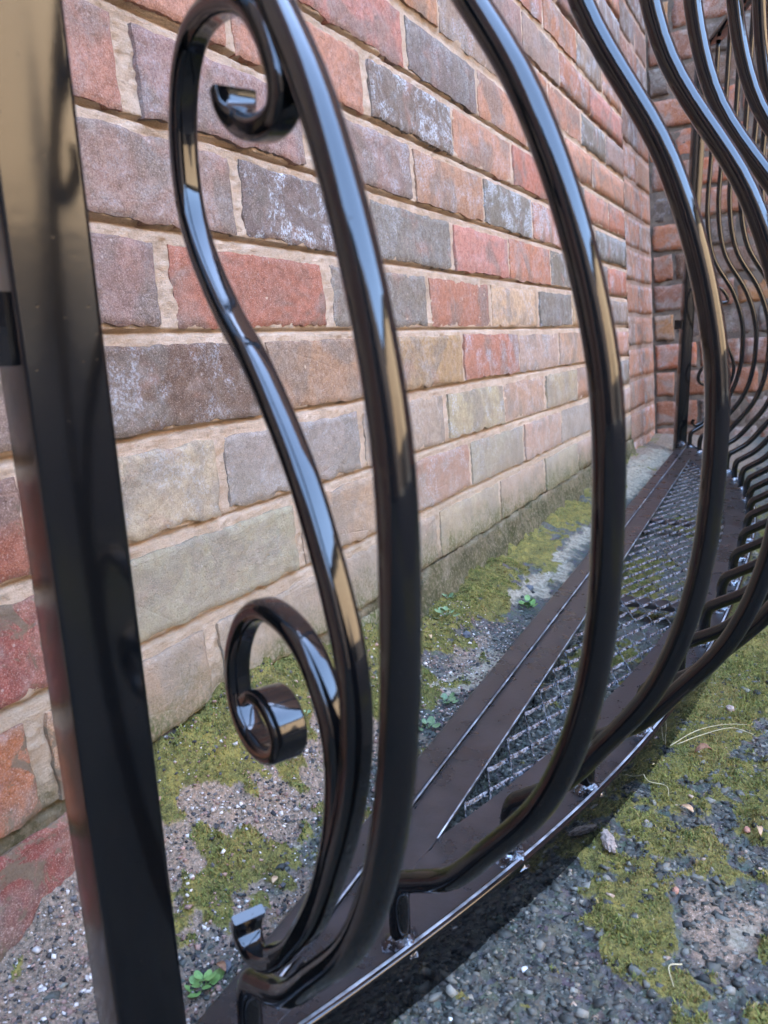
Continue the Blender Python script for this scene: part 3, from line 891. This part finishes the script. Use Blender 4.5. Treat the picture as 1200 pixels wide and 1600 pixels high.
# expanded metal
ia = np.array(inner_arc)
def ymin(x): return np.interp(x, ia[:, 0], ia[:, 1]) - .003
V = []; F = []
AX, AY = .02535, .01030
def strand(p, q, zp, zq, w, th):
    b = len(V)
    p = np.array(p); q = np.array(q); d = q - p; L_ = np.hypot(*d); d /= L_; nrm = np.array([-d[1], d[0]])
    prof = [(-.5, 0), (-.1, .5), (.3, .5), (.5, 0), (0, -.5)]
    for (pt, z, tilt) in ((p, zp, .5), (p + d * L_ * .22, zp * .25 + zq * .75 if False else (zp + zq) / 2, 1), (q - d * L_ * .22, (zp + zq) / 2, 1), (q, zq, .5)):
        for a, h in prof:
            V.append((*(pt + nrm * a * w), z + h * th * (1.0) + a * w * .9))
    m = 5
    for i in range(3):
        for j in range(m):
            k = (j + 1) % m; F.append((b + i * m + j, b + i * m + k, b + (i + 1) * m + k, b + (i + 1) * m + j))
x = XA0 - .06
ni = int((XA1 - XA0 + .1) / AX) + 2
for i in range(ni):
    for j in range(-24, 2):
        if (i + j) % 2: continue
        px = .2997 + (i - 4) * AX; py = -.055 + AY * j + .0
        for sg in (1, -1):
            qx, qy = px + AX, py + AY * sg
            mx, my = (px + qx) / 2, (py + qy) / 2
            if XA0 - .004 < mx < XA1 + .004 and ymin(mx) < my < -.0500:
                if sg < 0: strand((px, py), (qx, qy), -.0022, -.0044, .0021, .0024)
                else: strand((px, py), (qx, qy), -.0044, -.0022, .0019, .0022)
o = mesh_obj('expanded_metal', V, F, M_MESH, bal, False)
o['kind'] = 'stuff'

# scrolls, drawn in the upright plane of the first bar (r outward, z up)
SWEEP = [(.0410, .4062), (.0422, .4000), (.0480, .3945), (.0591, .3908), (.0695, .3905), (.0760, .3935), (.0770, .4000), (.0735, .4080), (.0680, .4160), (.0600, .4240), (.0480, .4300), (.0300, .4335), (.0120, .4310), (.0000, .4200), (-.0060, .4010), (-.0040, .3775), (.0065, .3577), (.0262, .3363), (.0452, .3208), (.0612, .3043), (.0771, .2849), (.0885, .2659), (.0985, .2455), (.1047, .2266), (.1060, .2053), (.1010, .1803), (.0890, .1500), (.0725, .1180), (.0560, .0960), (.0430, .0820), (.0330, .0740)]
CSC = [(.0310, .1900), (.0380, .1945), (.0470, .1950), (.0550, .1905), (.0575, .1830), (.0520, .1755), (.0400, .1708), (.0260, .1715), (.0150, .1800), (.0120, .1930), (.0160, .2070), (.0270, .2210), (.0430, .2300), (.0620, .2300), (.0770, .2240), (.0870, .2130), (.0930, .2010), (.0945, .1850), (.0905, .1620), (.0790, .1330), (.0640, .1080), (.0470, .0850), (.0290, .0670), (.0130, .0590), (.0045, .0630), (.0040, .0690), (.0070, .0755)]
def scroll(pts2, t0, t1, w=.0100, th=.0082):
    p = catmull(pts2, 7); n = len(p)
    pth = np.stack([p[:, 0], np.zeros(n), p[:, 1]], 1)
    L_ = np.r_[0, np.cumsum(np.linalg.norm(np.diff(pth, axis=0), axis=1))]
    def prof(i):
        a = 0
        if t0: a = max(a, 1 - min(1, L_[i] / t0))
        if t1: a = max(a, 1 - min(1, (L_[-1] - L_[i]) / t1))
        a = a * a * (3 - 2 * a)
        ww = w * (1 - a) + .0150 * a; tt = th * (1 - a) + .0046 * a
        return rrect(ww, tt, min(tt, ww) * (.36 * (1 - a) + .2 * a), 4)
    return sweep(pth, prof, (0, 1, 0))
def mount(o, k, far=False):
    c, n = foot(k)
    o.location = (c[0], c[1], 0); o.rotation_euler = (0, 0, math.atan2(n[1], n[0]))
for k in (1, NB):
    if k == 1:
        V, F = scroll(SWEEP, .016, 0); sA = mesh_obj('s_scroll', V, F, M_GLOSS, bal, True)
        V, F = scroll(CSC, .10, .03); sB = mesh_obj('c_scroll', V, F, M_GLOSS, bal, True)
        for q in (sA, sB): auto_smooth(q)
        w = WM[0].copy(); link(w, sA); w.location = (.058, .002, .082); w.scale = (.4, .4, .5)
    else:
        a_, b_ = sA, sB
        sA = a_.copy(); link(sA, bal); sB = b_.copy(); link(sB, bal)
    mount(sA, k); mount(sB, k)

# ---------------------------------------------------------------- small things on the ground
def tz(x, y): return float(terrain(np.array([x]), np.array([y]))[0][0])
M_LEAF = mat_simple('weed_leaf', lin(96, 132, 66, .8), lin(128, 164, 92, .8), 200, .55, .2)
M_LEAF2 = mat_simple('grey_green_leaf', lin(96, 122, 84, .7), lin(134, 158, 108, .75), 200, .55, .2)
def leaf_geo(r, curl=.25):
    n = 9; V = [(0, 0, 0)]
    for i in range(n):
        a = -math.pi * .86 + 2 * math.pi * .86 * i / (n - 1)
        rr_ = r * (1 + .10 * math.sin(5 * a))
        V.append((r * 1.0 + rr_ * math.cos(a), rr_ * .85 * math.sin(a), curl * r * (math.cos(a) + .6) ** 2 * .5))
    V.append((r, 0, -.12 * r))
    F = [(n + 1, i, i + 1) for i in range(1, n)] + [(n + 1, n, 0), (n + 1, 0, 1)]
    return V, F
def weed(x, y, r, n, label, mat, seed, spread=.8):
    rs = random.Random(seed)
    e = empty('weed', label, 'weed', (x, y, tz(x, y) - .001))
    first = None
    for i in range(n):
        a = i * 2.4 + rs.uniform(-.3, .3); ring = i / n
        if first is None:
            V, F = leaf_geo(r); first = mesh_obj('leaf', V, F, mat, e, True); o = first
        else:
            o = first.copy(); link(o, e)
        s = rs.uniform(.7, 1.15) * (1 - .35 * ring)
        o.scale = (s, s, s)
        d = r * spread * (1.5 * (1 - ring) + .1)
        o.location = (math.cos(a) * d, math.sin(a) * d, r * (.25 + 1.6 * ring))
        o.rotation_euler = (rs.uniform(-.2, .2), -rs.uniform(.05, .7), a)
    st = []
    for i in range(5):
        a = i * 1.3; p0 = np.array([0, 0, 0]); p1 = np.array([math.cos(a) * r, math.sin(a) * r, r * 1.1])
        st.append((p0, p1))
    V = []; F = []
    for p0, p1 in st:
        v, f = sweep(np.array([p0, (p0 + p1) / 2 + np.array([0, 0, r * .2]), p1]), lambda i: circ(r * .09, 5), (0, .3, 1) if abs(p1[2]) < 1e-6 else (1, .2, 0))
        b = len(V); V += v.tolist(); F += [tuple(b + q for q in ff) for ff in f]
    mesh_obj('stem', V, F, mat, e, True)
weed(.118, -.128, .0042, 13, 'bright green rosette weed in the corner between near post and base', M_LEAF, 1)
weed(.678, -.040, .0055, 10, 'pale leafy weed on the mossy wall foot behind the first full bar', M_LEAF2, 2, 1.3)
weed(.80, -.104, .0062, 9, 'small green weed growing against the back rail by the dark slab', M_LEAF, 3)
weed(.500, -.116, .0052, 8, 'grey green weed tucked beside the back rail near a pale patch', M_LEAF2, 4)
weed(.445, -.120, .0045, 7, 'lowest grey green weed showing between back rail and bar', M_LEAF2, 5)
weed(.36, -.045, .0022, 9, 'tiny clover-like weed on moss between scroll and wall', M_LEAF2, 6, 1.4)
weed(.735, -.018, .0035, 8, 'small weed with narrow pale leaves close under the wall', M_LEAF2, 8, 1.3)

def rock(name, x, y, dims, label, cat, mat, seed, rot=0.0, sub=2, rough=.25):
    bm = bmesh.new(); bmesh.ops.create_icosphere(bm, subdivisions=sub, radius=.5)
    rs = np.random.default_rng(seed)
    for v in bm.verts:
        v.co *= 1 + rough * (rs.random() - .5)
        v.co = Vector((v.co.x * dims[0], v.co.y * dims[1], max(v.co.z, -.3) * dims[2]))
    me = bpy.data.meshes.new(name); bm.to_mesh(me); bm.free(); me.materials.append(mat)
    o = bpy.data.objects.new(name, me); link(o); o.location = (x, y, tz(x, y) + dims[2] * .32); o.rotation_euler = (0, 0, rot)
    return tag(o, label, cat)
M_WHT = mat_simple('white_pebble', lin(228, 226, 220, .9), lin(200, 198, 190, .9), 400, .5)
M_PALE = mat_simple('pale_mortar_lump', lin(196, 176, 160, .8), lin(150, 134, 122, .8), 300, .9, .8, .002)
M_PNK = mat_simple('brick_crumb', lin(190, 140, 116, .8), lin(160, 112, 92, .8), 300, .9, .6)
M_SLATE = mat_simple('dark_stone', lin(66, 70, 78, .8), lin(92, 96, 102, .8), 160, .6, .6)
rock('pebble', .209, -.287, (.0045, .004, .003), 'white rounded pebble alone on the grey grit at bottom', 'pebble', M_WHT, 1)
rock('pebble', .160, -.2615, (.0042, .003, .002), 'small white chip on grit close to the edging, bottom of picture', 'pebble', M_WHT, 2, .3)
rock('pebble', .383, -.325, (.0042, .0038, .003), 'cream pebble on grit above the curled straw', 'pebble', M_PALE, 3)
rock('mortar_lump', .345, -.3055, (.024, .0085, .006), 'long pale mortar lump lying between two moss patches', 'mortar lump', M_PALE, 4, .45, 3, .5)
rock('stone', .877, -.082, (.022, .014, .007), 'flat dark slab of stone on the sandy strip by the wall', 'stone', M_SLATE, 5, .4, 1)
rock('stone', .650, -.078, (.014, .011, .010), 'dark grey stone on moss just left of the back rail', 'stone', M_SLATE, 6, .2, 1)
rock('stone', .402, -.392, (.007, .005, .004), 'pinkish brick crumb beside the moss at the right edge', 'stone', M_PNK, 7)
rock('stone', .315, -.355, (.006, .0045, .004), 'salmon pink pebble on grit above the bare sandy patch', 'stone', M_PNK, 8)
rock('stone', .135, -.131, (.010, .006, .004), 'grey chipping on the soil beside the bright green weed', 'stone', M_SLATE, 9, .7, 1)
rock('stone', .60, -.365, (.012, .008, .006), 'pale grey stone in the moss patch at the right', 'stone', M_PALE, 10, .2, 1)
rock('stone', .305, -.10, (.010, .007, .004), 'grey chip on grit between wall foot and scroll', 'stone', M_SLATE, 12, .2, 1)

def dry_leaf(x, y, L_, w, label, mat, rot, curl):
    n = 8; V = []; F = []
    for i in range(n):
        t_ = i / (n - 1); ww = w * math.sin(math.pi * min(1, t_ * .93 + .05)) ** .8
        zc = curl * math.sin(math.pi * t_) * L_
        for s_ in (-1, 0, 1):
            V.append(((t_ - .5) * L_, s_ * ww / 2, zc + abs(s_) * curl * w * .8 + .001))
    for i in range(n - 1):
        for j in range(2): F.append((i * 3 + j, i * 3 + j + 1, i * 3 + 4 + j, i * 3 + 3 + j))
    o = mesh_obj('dry_leaf', V, F, mat, None, True, (x, y, tz(x, y) + .003)); o.rotation_euler = (.15, .1, rot)
    m = o.modifiers.new('t', 'SOLIDIFY'); m.thickness = .0004
    return tag(o, label, 'leaf')
M_DRY = mat_simple('dry_leaf_brown', lin(150, 110, 80, .8), lin(110, 74, 54, .8), 250, .7)
M_DRY2 = mat_simple('dry_leaf_tan', lin(205, 170, 130, .8), lin(180, 140, 104, .8), 250, .7)
dry_leaf(.500, -.352, .016, .007, 'curled brown dead leaf lying right of the pale grass blades', M_DRY, -.9, .3)
dry_leaf(.408, -.350, .013, .0065, 'tan dead leaf flake standing in the moss', M_DRY2, .9, .15)
dry_leaf(.203, -.118, .008, .004, 'small tan leaf flake on moss beside the lower hook', M_DRY2, .3, .15)
dry_leaf(.130, -.131, .010, .005, 'brown leaf scrap next to the bright green weed', M_DRY, 1.2, .2)
dry_leaf(.395, -.40, .012, .004, 'thin pinkish leaf scrap at the right edge of the moss', M_DRY2, .2, .25)
dry_leaf(.61, -.05, .012, .004, 'pale dead leaf stalk on the moss beside the wall', M_DRY2, .6, .2)

M_STRAW = mat_simple('straw', lin(180, 168, 130, .7), lin(190, 178, 140, .85), 200, .6)
def straw(pts, r, label, mat=None):
    P = catmull([(a, b, tz(a, b) + .0035 + c) for a, b, c in pts], 6)
    V, F = sweep(P, lambda i: circ(r * (1 - .5 * i / len(P)), 6), (.1, .2, 1))
    o = mesh_obj('grass_blade', V, F, mat or M_STRAW, None, True)
    return tag(o, label, 'dry grass')
straw([(.500, -.325, 0), (.530, -.342, .003), (.553, -.362, .003), (.565, -.382, .002)], .00045, 'upper of the two crossing pale dry grass blades')
straw([(.505, -.330, 0), (.528, -.348, .002), (.548, -.370, .004), (.552, -.388, .003)], .00045, 'lower of the two crossing pale dry grass blades')
straw([(.462, -.318, .001), (.447, -.312, .003), (.432, -.318, .003), (.430, -.332, .002), (.418, -.336, .001)], .0005, 'curled pale straw hook lying on the dark grit')
straw([(.245, -.368, .001), (.238, -.362, .003), (.227, -.366, .002)], .0005, 'short thin straw on the grit at the bottom right')
